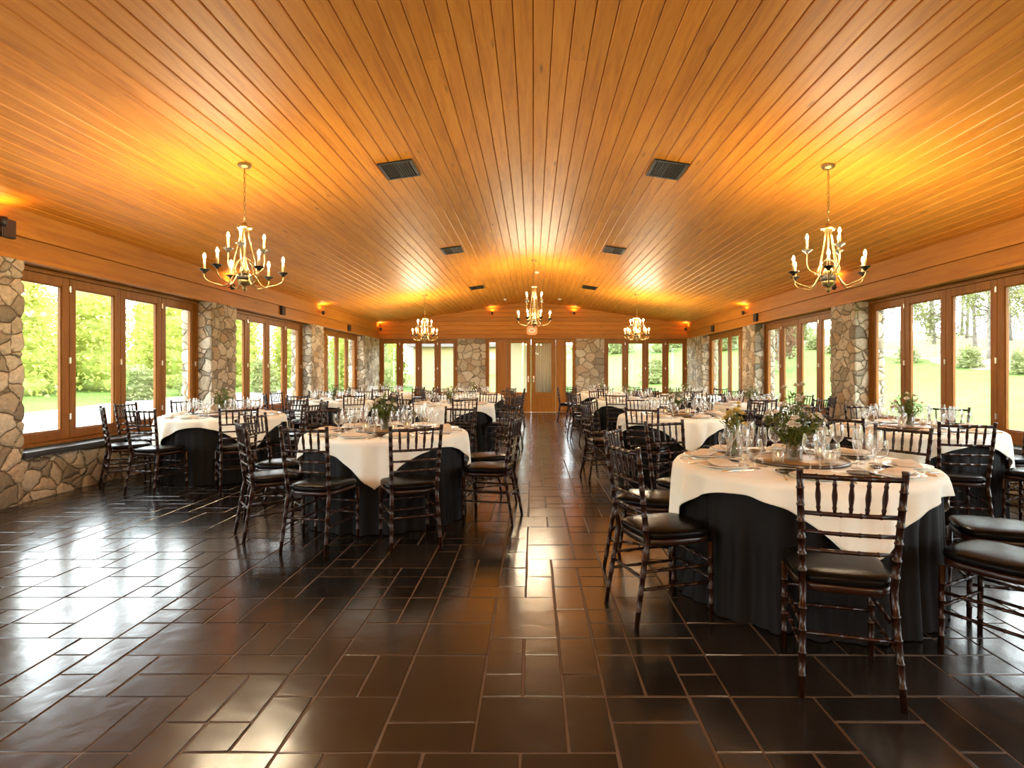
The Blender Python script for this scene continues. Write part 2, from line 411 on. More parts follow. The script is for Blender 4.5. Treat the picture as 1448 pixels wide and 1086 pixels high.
# ------------------------------------------------------------------ windows
WN = [0]
def window(loc, rz, width, n, z0=.515, z1=ZH, handles=True, glass_bottom=.10):
    WN[0] += 1
    w = empty('window_%d' % WN[0], loc, rz); tag(w, kind='structure')
    f = MB(); fw = .045
    f.box(0, fw, -.05, .09, z0, z1); f.box(width-fw, width, -.05, .09, z0, z1)
    f.box(fw, width-fw, -.05, .09, z1-.05, z1); f.box(fw, width-fw, -.05, .09, z0, z0+.04)
    f.build('window_frame', M['frame'], w, bevel=.004)
    pw = (width-2*fw)/n
    for i in range(n):
        a, b = fw+i*pw+.003, fw+(i+1)*pw-.003; lo, hi = z0+.043, z1-.053; st = .092
        p = MB(); p.box(a, a+st, -.03, .03, lo, hi); p.box(b-st, b, -.03, .03, lo, hi)
        p.box(a+st, b-st, -.03, .03, hi-.10, hi); p.box(a+st, b-st, -.03, .03, lo, lo+glass_bottom)
        # glazing bead
        for (u0,u1,v0,v1) in ((a+st,a+st+.014,lo+.1,hi-.1),(b-st-.014,b-st,lo+.1,hi-.1),(a+st,b-st,hi-.114,hi-.1),(a+st,b-st,lo+.1,lo+.114)):
            p.box(u0,u1,-.018,.018,v0,v1)
        po = p.build('window_panel', M['frame'], w, bevel=.004)
        MB().box(a+st-.01, b-st+.01, -.004, .004, lo+glass_bottom-.01, hi-.09).build('pane', M['pane'], po)
        if handles:
            for zz in ((lo+.25, 1.45, hi-.12) if i in (0, 2) else (1.45,)):
                MB().box(b-.013, b+.013, -.046, -.028, zz-.035, zz+.035).build('hinge', M['handle'], po, bevel=.003)
    return w
for a, b in BAYS: window((-XW, a, 0), PI/2, b-a, 4)
for a, b in BAYS: window((XW, b, 0), -PI/2, b-a, 4)
window((-5.10, YF+.07, 0), 0, 2.60, 4); window((2.34, YF+.07, 0), 0, 2.76, 4)

# ------------------------------------------------------------------ doors and side lights
def door_leaf(n, x0, x1, hx, curtain=False):
    d = empty('door_%d' % n, (x0, YF+.04, 0)); tag(d, kind='structure'); w = x1-x0
    p = MB(); st = .14; lo, hi = .012, 2.42
    p.box(0, st, -.025, .025, lo, hi); p.box(w-st, w, -.025, .025, lo, hi)
    p.box(st, w-st, -.025, .025, hi-.13, hi); p.box(st, w-st, -.025, .025, lo, .14); p.box(st, w-st, -.025, .025, .55, .66)
    p.box(st, w-st, -.010, .010, .14, .55); p.box(st+.05, w-st-.05, -.019, -.009, .19, .50)
    p.build('door_panel', M['door'], d, bevel=.004)
    MB().box(st-.01, w-st+.01, -.004, .004, .65, hi-.12).build('pane', M['pane'], d)
    h = MB(); h.box(hx-.022, hx+.022, -.036, -.026, 1.0, 1.2); h.tube([(hx,-.03,1.10),(hx,-.075,1.10)], .009); h.lathe([(0,-.028),(.020,-.022),(.028,0),(.020,.022),(0,.028)], 12, (hx,-.085,1.10))
    h.build('door_handle', M['handle'], d)
    if curtain:
        c = MB(); k = 60; vs = []
        for zz in (.60, 2.33):
            for i in range(k+1): vs.append((st-.03+(w-2*st+.06)*i/k, .055+.014*math.sin(i*.95)+.006*math.sin(i*2.3), zz))
        c.add(vs, [(i, i+1, k+2+i, k+1+i) for i in range(k)], True); co = c.build('door_curtain', M['curtain'], d)
        so = co.modifiers.new('thick', 'SOLIDIFY'); so.thickness = .004
door_leaf(1, -.88, -.075, .72); door_leaf(2, -.07, .745, .085, True)
mb = MB()
for a, b in ((-1.60,-1.53), (-1.17,-.885), (.75,1.02), (1.37,1.43)): mb.box(a, b, YF-.03, YF+.12, 0, ZH)
mb.box(-1.6, 1.43, YF-.03, YF+.12, ZH-.02, ZH+.01)
tag(mb.build('trim_1', M['door'], bevel=.006), kind='structure')
mb = MB().box(-.9, .76, YF-.05, YF+.16, 0, .012); tag(mb.build('trim_2', M['handle']), kind='structure')
def sidelight(a, b):
    WN[0] += 1
    w = empty('window_%d' % WN[0], (a, YF+.04, 0)); tag(w, kind='structure'); d = b-a
    p = MB(); st = .075
    p.box(0, st, -.025, .025, .0, 2.42); p.box(d-st, d, -.025, .025, 0, 2.42); p.box(st, d-st, -.025, .025, 2.31, 2.42); p.box(st, d-st, -.025, .025, 0, .12); p.box(st, d-st, -.025, .025, .55, .66)
    p.box(st, d-st, -.01, .01, .12, .55)
    p.build('window_panel', M['door'], w, bevel=.004)
    MB().box(st-.01, d-st+.01, -.004, .004, .65, 2.32).build('pane', M['pane'], w)
sidelight(-1.53, -1.17); sidelight(1.02, 1.37)
# vestibule beyond the doors
mb = MB(); mb.box(-1.25, -.42, 21.6, 21.75, -.05, 3.0); mb.box(-1.3, 2.2, YF+.25, 21.8, 2.75, 2.85); mb.box(-.36, -.24, 21.3, 21.42, -.05, 2.75)
tag(mb.build('wall_vestibule', M['plaster']), 'pale plaster porch beyond the doors', kind='structure')

# ------------------------------------------------------------------ ceiling vents, speakers, uplights, small fittings
def vent(x, y, label):
    t = empty('ceiling_vent', (x, y, zc(x))); tag(t, label, 'vent', 'black ceiling vents')
    t.rotation_euler = (0, math.atan(SL) * (1 if x > 0 else -1), 0)
    f = MB(); w, h = .18, .235
    for a in ((-w,-w+.035,-h,h),(w-.035,w,-h,h),(-w+.035,w-.035,-h,-h+.035),(-w+.035,w-.035,h-.035,h)): f.box(a[0],a[1],a[2],a[3],-.016,0)
    f.build('vent_frame', M['black'], t, bevel=.004)
    MB().box(-w+.03, w-.03, -h+.03, h-.03, -.003, -.0005).build('backing', M['gap'], t)
    s = MB()
    for k in range(11):
        X = -w+.05+k*(2*w-.1)/10; a = .006 if X < 0 else -.006
        s.add([(X-.004,-h+.036,-.004),(X+.004,-h+.036,-.004),(X+.004+a,-h+.036,-.015),(X-.004+a,-h+.036,-.015),(X-.004,h-.036,-.004),(X+.004,h-.036,-.004),(X+.004+a,h-.036,-.015),(X-.004+a,h-.036,-.015)],
              [(0,1,2,3),(7,6,5,4),(0,4,5,1),(1,5,6,2),(2,6,7,3),(3,7,4,0)])
    s.build('louvre', M['black'], t)
for i, y in enumerate((6.0, 9.95, 14.3)):
    for x, s in ((-1.42, 'hedge'), (1.42, 'lawn')):
        vent(x, y, 'black louvred vent in pine ceiling, %s pair from the camera, %s window side' % (('first','second','third')[i], s))
def speaker(x, y, z, label):
    s = 1 if x < 0 else -1
    t = empty('wall_speaker', (x, y, z)); tag(t, label, 'speaker', 'black boxes on the side beams')
    MB().box(min(0, s*.055), max(0, s*.055), -.075, .075, -.09, .09).build('speaker_body', M['black'], t, bevel=.008)
    MB().box(min(s*.055, s*.060), max(s*.055, s*.060), -.065, .065, -.08, .08).build('speaker_grille', M['gap'], t)
for y, z, w in ((5.45, 2.70, 'beside the nearest stone pillar'), (11.46, 2.57, 'over the second window bay'), (15.6, 2.54, 'near the far corner')):
    speaker(-XP, y, z, 'small black box on hedge side beam, ' + w)
for y, z, w in ((12.9, 2.57, 'over the third stone pillar'), (16.0, 2.55, 'near the far corner')):
    speaker(XP, y, z, 'small black box on lawn side beam, ' + w)
def uplight(x, y, z, label, power=9):
    t = empty('uplight', (x, y, z)); tag(t, label, 'uplight', 'small black uplights along the beams')
    s = 0 if abs(x) < 3 else (1 if x < 0 else -1); dy = -1 if s == 0 else 0
    b = MB(); b.tube([(0,0,-.02),(s*.05,dy*.05,-.02)], .008); b.lathe([(.0,-.06),(.028,-.055),(.034,-.02),(.036,.03),(.030,.03),(.026,.0),(0,0)], 14, (s*.07,dy*.07,0))
    b.build('lamp_body', M['black'], t)
    MB().lathe([(0,.004),(.024,.004)], 14, (s*.07,dy*.07,.004)).build('bulb', M['uplamp'], t)
    l = bpy.data.lights.new('uplight_lamp', 'SPOT'); l.energy = power; l.color = (1,.47,.13); l.spot_size = R(160); l.spot_blend = .9; l.shadow_soft_size = .03
    lo = bpy.data.objects.new('uplight_lamp', l); COL.objects.link(lo); lo.parent = t; lo.location = (s*.07,dy*.07,.035); lo.rotation_euler = (PI,0,0)
for x, w in ((-4.98, 'hedge'), (4.98, 'lawn')):
    for y, k in ((5.3,'nearest'), (9.35,'second'), (13.4,'third'), (18.45,'corner')):
        uplight(x + (-.06 if x < 0 else .06), y, 2.74, 'small black uplight on %s side beam above the %s pillar' % (w, k), 5 if k == 'nearest' else 9)
for x, w in ((-1.35, 'hedge'), (1.35, 'lawn')):
    uplight(x, YF-.02, 3.28, 'small black uplight on the far gable, %s side of the doors' % w, 8)
for x, y, lab in ((.09, 13.2, 'white smoke detector on the ridge beyond the middle chandelier'), (-.85, 17.2, 'small white detector on the ceiling by the gable, hedge side'), (.80, 17.2, 'small white detector on the ceiling by the gable, lawn side')):
    d = MB().lathe([(0,-.045),(.035,-.045),(.052,-.025),(.055,0)], 18).build('smoke_detector', M['ivory']); d.location = (x, y, zc(x)+.001); tag(d, lab, 'detector')
t = empty('wall_sign', (-.04, YF-.013, 2.70)); tag(t, 'small glowing orange sign with cut corners above the double doors', 'sign')
mb = MB(); w, h, c = .175, .14, .06
pl = [(-w+c,-h),(w-c,-h),(w,-h+c),(w,h-c),(w-c,h),(-w+c,h),(-w,h-c),(-w,-h+c)]
mb.add([(x,0,z) for x,z in pl]+[(x,-.05,z) for x,z in pl], [tuple(range(8,16)), tuple(range(8))[::-1]]+[(k,(k+1)%8,(k+1)%8+8,k+8) for k in range(8)])
mb.build('sign_face', M['sign'], t)
pts = [(.085*math.cos(a)*(1.15), -.053, .06*math.sin(a)) for a in [i*PI/10 for i in range(20)]]
MB().tube(pts, .008, 6, closed=True).build('sign_mark', M['signmark'], t)
MB().box(-.02,.02,-.04,0,-.19,-.14).build('sign_bracket', M['handle'], t)

# ------------------------------------------------------------------ chandeliers
def bez(p0, p1, p2, p3, n=10):
    p0, p1, p2, p3 = map(Vector, (p0, p1, p2, p3)); out = []
    for i in range(n+1):
        t = i/n; out.append(p0*(1-t)**3 + p1*3*t*(1-t)**2 + p2*3*t*t*(1-t) + p3*t**3)
    return out
def make_chandelier(name, label, loc, chain, lower=6, upper=3, k=1.0, rl=.335, ru=.18, tall=1.0, phase=.3):
    """loc: ceiling point; the body hangs below a chain."""
    t = empty(name, loc); tag(t, label, 'chandelier', 'candle chandeliers hanging from the pine ceiling')
    MB().lathe([(0,-.045),(.02,-.042),(.05,-.03),(.062,-.012),(.064,.02)], 20).build('canopy', M['brass'], t)
    c = MB(); nl = int(chain/.042); z = -.045
    for i in range(nl):
        z0 = -.045 - (i+.5)*chain/nl; a, b = .009, chain/nl*.62
        ring = [((a*math.cos(q) if i % 2 else 0), (0 if i % 2 else a*math.cos(q)), z0 + b*math.sin(q)) for q in [j*PI/6 for j in range(12)]]
        c.tube(ring, .0032, 5, closed=True)
    c.build('chain', M['brass'], t)
    T = -.045 - chain; H = .60*tall          # crown height, body height
    MB().lathe([(0,T+.02),(.022,T+.012),(.03,T-.01),(.062,T-.022),(.066,T-.038),(.05,T-.052),(.02,T-.058),(0,T-.06)], 18).build('crown', M['brass'], t)
    for j in range(4):
        a = j*PI/2 + .4; ca, sa = math.cos(a), math.sin(a)
        p = bez((.03*ca,.03*sa,T-.05),(.05*ca,.05*sa,T-.25*tall),(.11*ca,.11*sa,T-.33*tall),(.085*ca,.085*sa,T-.46*tall), 10)
        MB().tube(p, .0055, 6).build('hanging_rod', M['brass'], t)
    B = T - H
    MB().lathe([(0,T-.05),(.009,T-.06),(.009,B+.30),(.022,B+.28),(.011,B+.25),(.028,B+.20),(.045,B+.16),(.03,B+.12),(.018,B+.10),(.05,B+.085),(.062,B+.06),(.045,B+.03),(.016,B+.015),(.022,B-.005),(.010,B-.03),(0,B-.04)], 16).build('column', M['brass'], t)
    MB().lathe([(.0,B+.135),(.05,B+.135),(.07,B+.10),(.05,B+.055),(0,B+.055)], 16).build('hub', M['pan'], t)
    def arm(a, r, zp, zlow):
        ca, sa = math.cos(a), math.sin(a); P = lambda q, z: (q*ca, q*sa, z)
        pts = bez(P(.05,B+.10), P(.10,B+.20), P(.12,zlow-.06), P(.62*r,zlow), 9) + bez(P(.62*r,zlow), P(.95*r,zlow+.02), P(1.06*r,zlow+.06), P(r,zp), 9)[1:]
        o = MB().tube(pts, .0058, 6).build('arm', M['brass'], t)
        o2 = MB().lathe([(0,zp-.018),(.012,zp-.012),(.018,zp),(.046,zp+.020),(.048,zp+.024),(.015,zp+.010),(0,zp+.010)], 14, P(r,0)); o2.build('drip_pan', M['pan'], o)
        MB().lathe([(.0115,zp+.010),(.0105,zp+.125),(0,zp+.126)], 10, P(r,0)).build('candle_sleeve', M['candle'], o)
        MB().lathe([(.004,zp+.126),(.011,zp+.134),(.0125,zp+.144),(.009,zp+.158),(.003,zp+.172),(0,zp+.175)], 8, P(r,0)).build('bulb', M['bulb'], o)
    for j in range(lower): arm(phase + 2*PI*j/lower, rl, B+.135, B+.02)
    for j in range(upper): arm(phase + PI/lower + 2*PI*j/upper, ru, B+.36*tall, B+.16*tall)
    for j in range(6):
        a = j*PI/3 + .2; ca, sa = math.cos(a), math.sin(a)
        sc = [( (.055+.05*math.sin(q))*ca, (.055+.05*math.sin(q))*sa, B+.10+.05*q*.9 + .012*math.cos(2*q)) for q in [i*PI/8 for i in range(11)]]
        MB().tube(sc, .004, 5).build('scroll', M['brass'], t)
    return t
make_chandelier('chandelier', 'brass candle chandelier over the round table beside the hedge windows', (-2.72, 5.33, zc(2.72)), .52)
make_chandelier('chandelier', 'brass candle chandelier over the nearest table beside the lawn windows', (2.78, 5.33, zc(2.78)), .52, phase=.05)
make_chandelier('chandelier', 'far brass chandelier before the hedge side end windows', (-2.74, 14.3, zc(2.74)), .52, 8, 4, phase=.2, rl=.30)
make_chandelier('chandelier', 'far brass chandelier before the lawn side end windows', (2.62, 14.3, zc(2.62)), .52, 8, 4, phase=.5, rl=.30)
make_chandelier('chandelier', 'large brass chandelier with many candles on the ridge before the doors', (.02, 11.9, ZR), .48, 8, 4, rl=.36, ru=.22, tall=1.45, phase=.39)
make_chandelier('chandelier', 'unseen brass chandelier added for light on the ridge behind the camera', (0, -1.2, ZR), .48, 8, 4, rl=.35, tall=1.35, phase=.39)  # out of view, added to light the near tablecloth from behind

for sx, w in ((-2.74,'hedge'), (2.74,'lawn')):
    make_chandelier('chandelier', 'brass chandelier behind the camera, %s side' % w, (sx, -3.2, zc(sx)), .52)  # unseen pair, added for more light from behind the camera
# ------------------------------------------------------------------ chairs
def bamboo(p0, p1, r, n, r1=None, skip_end=True):
    p0, p1 = Vector(p0), Vector(p1); ln = (p1-p0).length; r1 = r1 or r
    pts = [p0]; rad = [r]
    for i in range(1, n+1):
        t = i/(n+1)
        for d, s in ((-.0048,1),(-.0028,1.22),(.0028,1.22),(.0048,1)):
            tt = t + d/ln; pts.append(p0.lerp(p1, tt)); rad.append((r+(r1-r)*tt)*s)
    pts.append(p1); rad.append(r1); return pts, rad
def join(*segs):
    P, Q = [], []
    for p, r in segs: P += p if not P else p[1:]; Q += r if not Q else r[1:]
    return P, Q
def outline(w_f, w_b, d, n=28, y0=0):
    out = []
    for i in range(n):
        a = 2*PI*i/n; c, s = math.cos(a), math.sin(a)
        x = math.copysign(abs(c)**.5, c); y = math.copysign(abs(s)**.5, s)
        w = w_b + (w_f-w_b)*(y+1)/2
        out.append((x*w, y0 + y*d))
    return out
def slab(layers, n=28):
    """layers: list of (scale_inset, z); closed rounded slab over the seat outline"""
    mb = MB(); vs = []; fs = []
    for ins, z in layers:
        vs += [(x, y, z) for x, y in outline(.205-ins, .185-ins, .2-ins, n)]
    m = len(layers)
    for i in range(m-1):
        for k in range(n): l = (k+1) % n; fs.append((i*n+k, i*n+l, (i+1)*n+l, (i+1)*n+k))
    fs.append(tuple(range(n))[::-1]); fs.append(tuple((m-1)*n+k for k in range(n)))
    return mb.add(vs, fs, True)
def post(s, seg):
    a = bamboo((s*.182,-.262,0), (s*.166,-.192,.43), .0125, 4, .0155)
    b = bamboo((s*.166,-.192,.43), (s*.188,-.255,.915), .0155, 6, .0135)
    p, r = join(a, b); return MB().tube(p+[Vector((s*.1885,-.257,.925))], r+[.016], seg)
def rail(z, y, x, r, n, seg, bow=.012):
    p, q = bamboo((-x, y, z), (x, y, z), r, n)
    p = [Vector((v.x, v.y - bow*(1-(v.x/x)**2), v.z)) for v in p]
    return p, q
def yb(z): return -.192 - .063*(z-.43)/.485
def xb(z): return .166 + .022*(z-.43)/.485
RAILS = [(.742, .0095, 4), (.663, .0085, 4), (.588, .0085, 4)]
STRETCH = [((-.176,-.215,.285),(-.183,.172,.285)), ((-.178,-.225,.195),(-.183,.172,.195)), ((.176,-.215,.285),(.183,.172,.285)), ((.178,-.225,.195),(.183,.172,.195)),
           ((-.182,.178,.305),(.182,.178,.305)), ((-.182,.178,.215),(.182,.178,.215)), ((-.175,-.222,.25),(.175,-.222,.25))]
def make_chair(full):
    sg = 8 if full else 5
    t = empty('banquet_chair'); tag(t, 'x', 'chair')
    slab([(.012,.408),(0,.414),(0,.438),(.006,.444)]).build('seat', M['chair'], t)
    cu = slab([(.004,.4445),(-.004,.452),(-.004,.470),(.004,.480),(.03,.487),(.08,.492),(.15,.494)]).build('cushion', M['pad'], t)
    for s in (-1, 1):
        p, r = bamboo((s*.186,.180,0), (s*.184,.174,.41), .0125, 4, .015); MB().tube(p, r, sg).build('leg', M['chair'], t)
        post(s, sg).build('rear_leg', M['chair'], t)
    sp = []
    for i in range(5):
        x = (-2+i)*.058
        z0, z1 = .742, .89; a = Vector((x, yb(z0)-.011*(1-(x/xb(z0))**2), z0)); b = Vector((x*1.06, yb(z1)-.013*(1-(x/xb(z1))**2), z1))
        pr = [(0,.006),(.12,.007),(.18,.0095),(.24,.007),(.45,.0105),(.55,.0105),(.76,.007),(.82,.0095),(.88,.007),(1,.006)]
        sp.append(([a.lerp(b, q) for q, _ in pr], [w for _, w in pr]))
    tp = rail(.893, yb(.893), xb(.893)+.004, .0115, 5, sg, .014)
    if full:
        MB().tube(*tp, sg).build('top_rail', M['chair'], t)
        for z, r, n in RAILS: MB().tube(*rail(z, yb(z), xb(z), r, n, sg), sg).build('back_rail', M['chair'], t)
        for p, r in sp: MB().tube(p, r, 6).build('spindle', M['chair'], t)
        for a, b in STRETCH: MB().tube(*bamboo(a, b, .0085, 4), 6).build('stretcher', M['chair'], t)
    else:
        m = MB(); m.tube(*tp, sg)
        for z, r, n in RAILS: m.tube(*rail(z, yb(z), xb(z), r, 2, sg), sg)
        for p, r in sp: m.tube(p, r, 4)
        m.build('backrest', M['chair'], t)
        m = MB()
        for a, b in STRETCH: m.tube([a, b], .0085, 4)
        m.build('stretcher', M['chair'], t)
    return t
CH_FULL, CH_FAR = make_chair(True), make_chair(False)
USED = {}

# ------------------------------------------------------------------ cloths
TS = .945
def sstep(a, b, t): t = max(0, min(1, (t-a)/(b-a))); return t*t*(3-2*t)
def skirt_mesh():
    rnd = random.Random(11); na, nz = 330, 12; vs = []; fs = []
    ph = [rnd.uniform(0, 2*PI) for _ in range(6)]; fr = [14, 19, 24, 31, 9, 5]; am = [.6, .8, .45, .25, .35, .2]
    def fold(a):
        w = a + .07*math.sin(3*a+ph[0]) + .05*math.sin(5*a+ph[1]) + .03*math.sin(9*a+ph[2])
        return (abs(math.sin(9*w))**.7 - 1) * (.75 + .35*math.sin(7*a+ph[3])) - .25*(1-abs(math.sin(23*a+ph[4])))
    rings = [(.30,.752,0),(.70,.753,0),(.738,.751,0),(.747,.744,.0)] + [(None, i/nz, 0) for i in range(1, nz+1)]
    for r, z, _ in rings:
        for k in range(na):
            a = 2*PI*k/na
            if r is None:
                t = z; rr = .752 + .045*t + (.012 + .075*sstep(.0, .7, t))*fold(a); zz = .742*(1-t) + .006
            else: rr, zz = r, z
            vs.append((rr*math.cos(a), rr*math.sin(a), zz))
    for i in range(len(rings)-1):
        for k in range(na): l = (k+1) % na; fs.append((i*na+k, (i+1)*na+k, (i+1)*na+l, i*na+l))
    fs.append(tuple(range(na)))
    vs = [(x*TS, y*TS, z) for x, y, z in vs]
    return MB().add(vs, fs, True).mesh('black_floor_cloth', M['skirt'])
def overlay_mesh(seed=2):
    rnd = random.Random(seed); na, nh = 192, 14; vs = []; fs = []
    ph = [rnd.uniform(0, 2*PI) for _ in range(4)]
    flat = [.2, .45, .65, .745]
    def drop(a):
        c = max(abs(math.cos(a)), abs(math.sin(a))); d = .855/c - .765
        return min(d, .33 + (d-.33)*.55) if d > .33 else d
    for r in flat:
        for k in range(na): a = 2*PI*k/na; vs.append((r*math.cos(a), r*math.sin(a), .762))
    for i in range(1, nh+1):
        t = i/nh
        for k in range(na):
            a = 2*PI*k/na; d = drop(a); s = t*d; corner = max(0, (d-.12)/.3)
            rip = .016*math.sin(17*a+ph[0]) + .012*math.sin(26*a+ph[1]) + .016*corner*math.sin(13*a+ph[2])
            rr = .752 + .034*min(1, s/.03) + .045*s + rip*min(1, s/.12) + .012*corner*t
            zz = .762 - max(0, s - .004) if s > .03 else .762 - s*s/.03*.9
            vs.append((rr*math.cos(a), rr*math.sin(a), zz))
    n = len(flat)+nh
    for i in range(n-1):
        for k in range(na): l = (k+1) % na; fs.append((i*na+k, (i+1)*na+k, (i+1)*na+l, i*na+l))
    fs.append(tuple(range(na)))
    vs = [(x*TS, y*TS, z) for x, y, z in vs]
    return MB().add(vs, fs, True).mesh('white_overlay', M['cloth'])
SKIRT, OVER = skirt_mesh(), overlay_mesh()
TOPZ = .7655
tabletop = MB().lathe([(0,.715),(.665,.715),(.670,.72),(.670,.745),(.665,.749),(0,.749)], 48).mesh('tabletop', M['table'])
tleg = MB(); tleg.tube([(0,0,0),(0,0,.715)], .016, 8); tleg = tleg.mesh('table_leg', M['black'])

# ------------------------------------------------------------------ tableware meshes
def glass_prof(kind):
    if kind == 'wine_glass':
        return [(.034,0),(.034,.002),(.012,.006),(.0045,.012),(.004,.085),(.008,.095),(.026,.112),(.037,.135),(.040,.158),(.037,.185),(.032,.212)]
    if kind == 'water_goblet':
        return [(.036,0),(.036,.002),(.013,.006),(.0055,.012),(.005,.060),(.012,.068),(.034,.085),(.043,.110),(.044,.135),(.039,.170)]
    return [(.031,0),(.031,.002),(.010,.006),(.004,.012),(.0037,.080),(.007,.090),(.021,.115),(.027,.150),(.026,.185),(.021,.228)]
def glass_mesh(kind, seg):
    mb = MB(); vs = []; fs = []; pr = glass_prof(kind)
    for r, z in pr:
        for k in range(seg): a = 2*PI*k/seg; vs.append((r*math.cos(a), r*math.sin(a), z))
    for i in range(len(pr)-1):
        for k in range(seg): l = (k+1) % seg; fs.append((i*seg+k, i*seg+l, (i+1)*seg+l, (i+1)*seg+k))
    fs.append(tuple(range(seg))[::-1])
    return mb.add(vs, fs, True).mesh(kind, M['glass'])
GL = {(k, f): glass_mesh(k, 24 if f else 14) for k in ('wine_glass','water_goblet','champagne_flute') for f in (True, False)}
PLATE = {f: MB().lathe([(0,.004),(.05,.004),(.075,.0),(.08,.004),(.128,.014),(.13,.017),(.126,.018),(.082,.010),(.07,.007),(0,.007)], 36 if f else 18).mesh('dinner_plate', M['plate']) for f in (True, False)}
def napkin_mesh():
    mb = MB(); nx, ny = 10, 6; vs = []; fs = []
    for lay, z in ((0, 0.0), (1, .020)):
        for j in range(ny+1):
            for i in range(nx+1):
                u, v = i/nx*2-1, j/ny*2-1
                w = .105*(1-.06*v*v); d = .060*(1-.08*u*u)
                edge = max(abs(u), abs(v))**8
                vs.append((u*w, v*d, z*(1-.55*edge) + (.003*math.sin(u*5+v*3) if lay else 0)))
    S1 = (nx+1)*(ny+1)
    for j in range(ny):
        for i in range(nx):
            a = j*(nx+1)+i; fs.append((a, a+nx+1, a+nx+2, a+1)); fs.append((S1+a, S1+a+1, S1+a+nx+2, S1+a+nx+1))
    rim = [i for i in range(nx+1)] + [j*(nx+1)+nx for j in range(1, ny+1)] + [ny*(nx+1)+i for i in range(nx-1, -1, -1)] + [j*(nx+1) for j in range(ny-1, 0, -1)]
    for k in range(len(rim)): a, b = rim[k], rim[(k+1) % len(rim)]; fs.append((a, b, S1+b, S1+a))
    return mb.add(vs, fs, True).mesh('napkin', M['napkin'])
NAP = napkin_mesh()
DISH = MB().lathe([(0,.003),(.035,.003),(.045,0),(.068,.010),(.069,.013),(.045,.006),(0,.006)], 24).mesh('bread_dish', M['dish'])
def fork_mesh():
    m = MB(); m.tube([(0,-.095,.003),(0,-.02,.004),(0,.03,.007)], [.006,.003,.0045], 6); m.box(-.010,.010,.028,.045,.005,.008)
    for x in (-.0085,-.0028,.0028,.0085): m.tube([(x,.045,.0065),(x,.095,.009)], [.0018,.0012], 4)
    return m.mesh('fork', M['steel'])
def knife_mesh():
    m = MB(); m.tube([(0,-.10,.004),(0,0,.004)], [.0065,.005], 6)
    m.add([(-.004,0,.001),(.006,0,.001),(.011,.05,.001),(.006,.11,.001),(-.003,.115,.001),(-.004,0,.005),(.006,0,.004),(.011,.05,.002),(.006,.11,.002),(-.003,.115,.005)],
          [(4,3,2,1,0),(5,6,7,8,9),(0,1,6,5),(1,2,7,6),(2,3,8,7),(3,4,9,8),(4,0,5,9)])
    return m.mesh('table_knife', M['steel'])
FORK, KNIFE = fork_mesh(), knife_mesh()

# ------------------------------------------------------------------ flowers
def leaf(mb, p, d, up, ln, w):
    d = d.normalized(); s = d.cross(up); s = s.normalized() if s.length > 1e-4 else d.orthogonal().normalized(); n = s.cross(d)
    q = [p, p + d*ln*.35 + s*w + n*ln*.05, p + d*ln*.8 + s*w*.6 + n*ln*.02, p + d*ln - n*ln*.08, p + d*ln*.8 - s*w*.6 + n*ln*.02, p + d*ln*.35 - s*w + n*ln*.05]
    mb.add(q, [(0,1,2,3),(0,3,4,5)])
def flower_mesh(mat, seed, r=.022, n=9):
    rnd = random.Random(seed); mb = MB()
    for layer in range(3):
        for i in range(n):
            a = 2*PI*i/n + layer*.4; el = .25 + .4*layer
            d = Vector((math.cos(a)*math.cos(el), math.sin(a)*math.cos(el), math.sin(el)))
            leaf(mb, Vector((0,0,.002*layer)), d, Vector((0,0,1)), r*(1-.15*layer)*rnd.uniform(.9,1.1), r*.33)
    return mb.mesh('flower', mat)
FLW = [flower_mesh(M['petal'], 1, .028), flower_mesh(M['petal'], 2, .021, 7)]
FLY = [flower_mesh(M['leafy'], 3, .036, 10), flower_mesh(M['leafy'], 4, .028, 9)]
def make_bouquet(seed, spread=.17, height=.40, nleaf=520, nfl=16, yellow=False, vase_h=.13):
    rnd = random.Random(seed); t = empty('floral_arrangement'); tag(t, 'x', 'flowers')
    MB().lathe([(.045,0),(.048,.003),(.048,vase_h),(.045,vase_h),(.045,.008),(0,.008)], 24).build('vase', M['glass'], t)
    st = MB(); lf = MB(); tips = []
    for i in range(34):
        a = rnd.uniform(0, 2*PI); rr = spread*math.sqrt(rnd.random()); h = height*(1 - .45*(rr/spread)**2)*rnd.uniform(.75, 1.08)
        tip = Vector((rr*math.cos(a), rr*math.sin(a), h)); b = Vector((rnd.uniform(-.025,.025), rnd.uniform(-.025,.025), .012))
        mid = Vector((tip.x*.25, tip.y*.25, vase_h*1.0)); pts = bez(b, b.lerp(mid,.5), mid, tip, 7)
        st.tube(pts, .0018, 4); tips.append((pts[-1], (pts[-1]-pts[-2]).normalized()))
        for k in range(int(nleaf/34)):
            q = rnd.uniform(.42, 1.0); f = q*7; i0 = min(6, int(f)); p = pts[i0].lerp(pts[i0+1], f-i0)
            d = Vector((rnd.gauss(0,1), rnd.gauss(0,1), rnd.gauss(.35,.7)))
            leaf(lf, p, d, Vector((0,0,1)), rnd.uniform(.025,.06), rnd.uniform(.004,.010))
    st.build('stems', M['stem'], t); lf.build('foliage', M['leaf'], t)
    rnd.shuffle(tips)
    for p, d in tips[:nfl]:
        o = bpy.data.objects.new('flower', (FLY if yellow else FLW)[rnd.randint(0,1)]); COL.objects.link(o); o.parent = t
        o.location = p; o.rotation_euler = d.to_track_quat('Z','Y').to_euler()
    return t
BQ = [make_bouquet(21, .20, .43, 760, 26), make_bouquet(33, .15, .36, 480, 12)]
BQF = make_bouquet(45, .16, .36, 260, 8)
BQY = make_bouquet(51, .072, .34, 120, 22, True, .11)
BUSED = set()
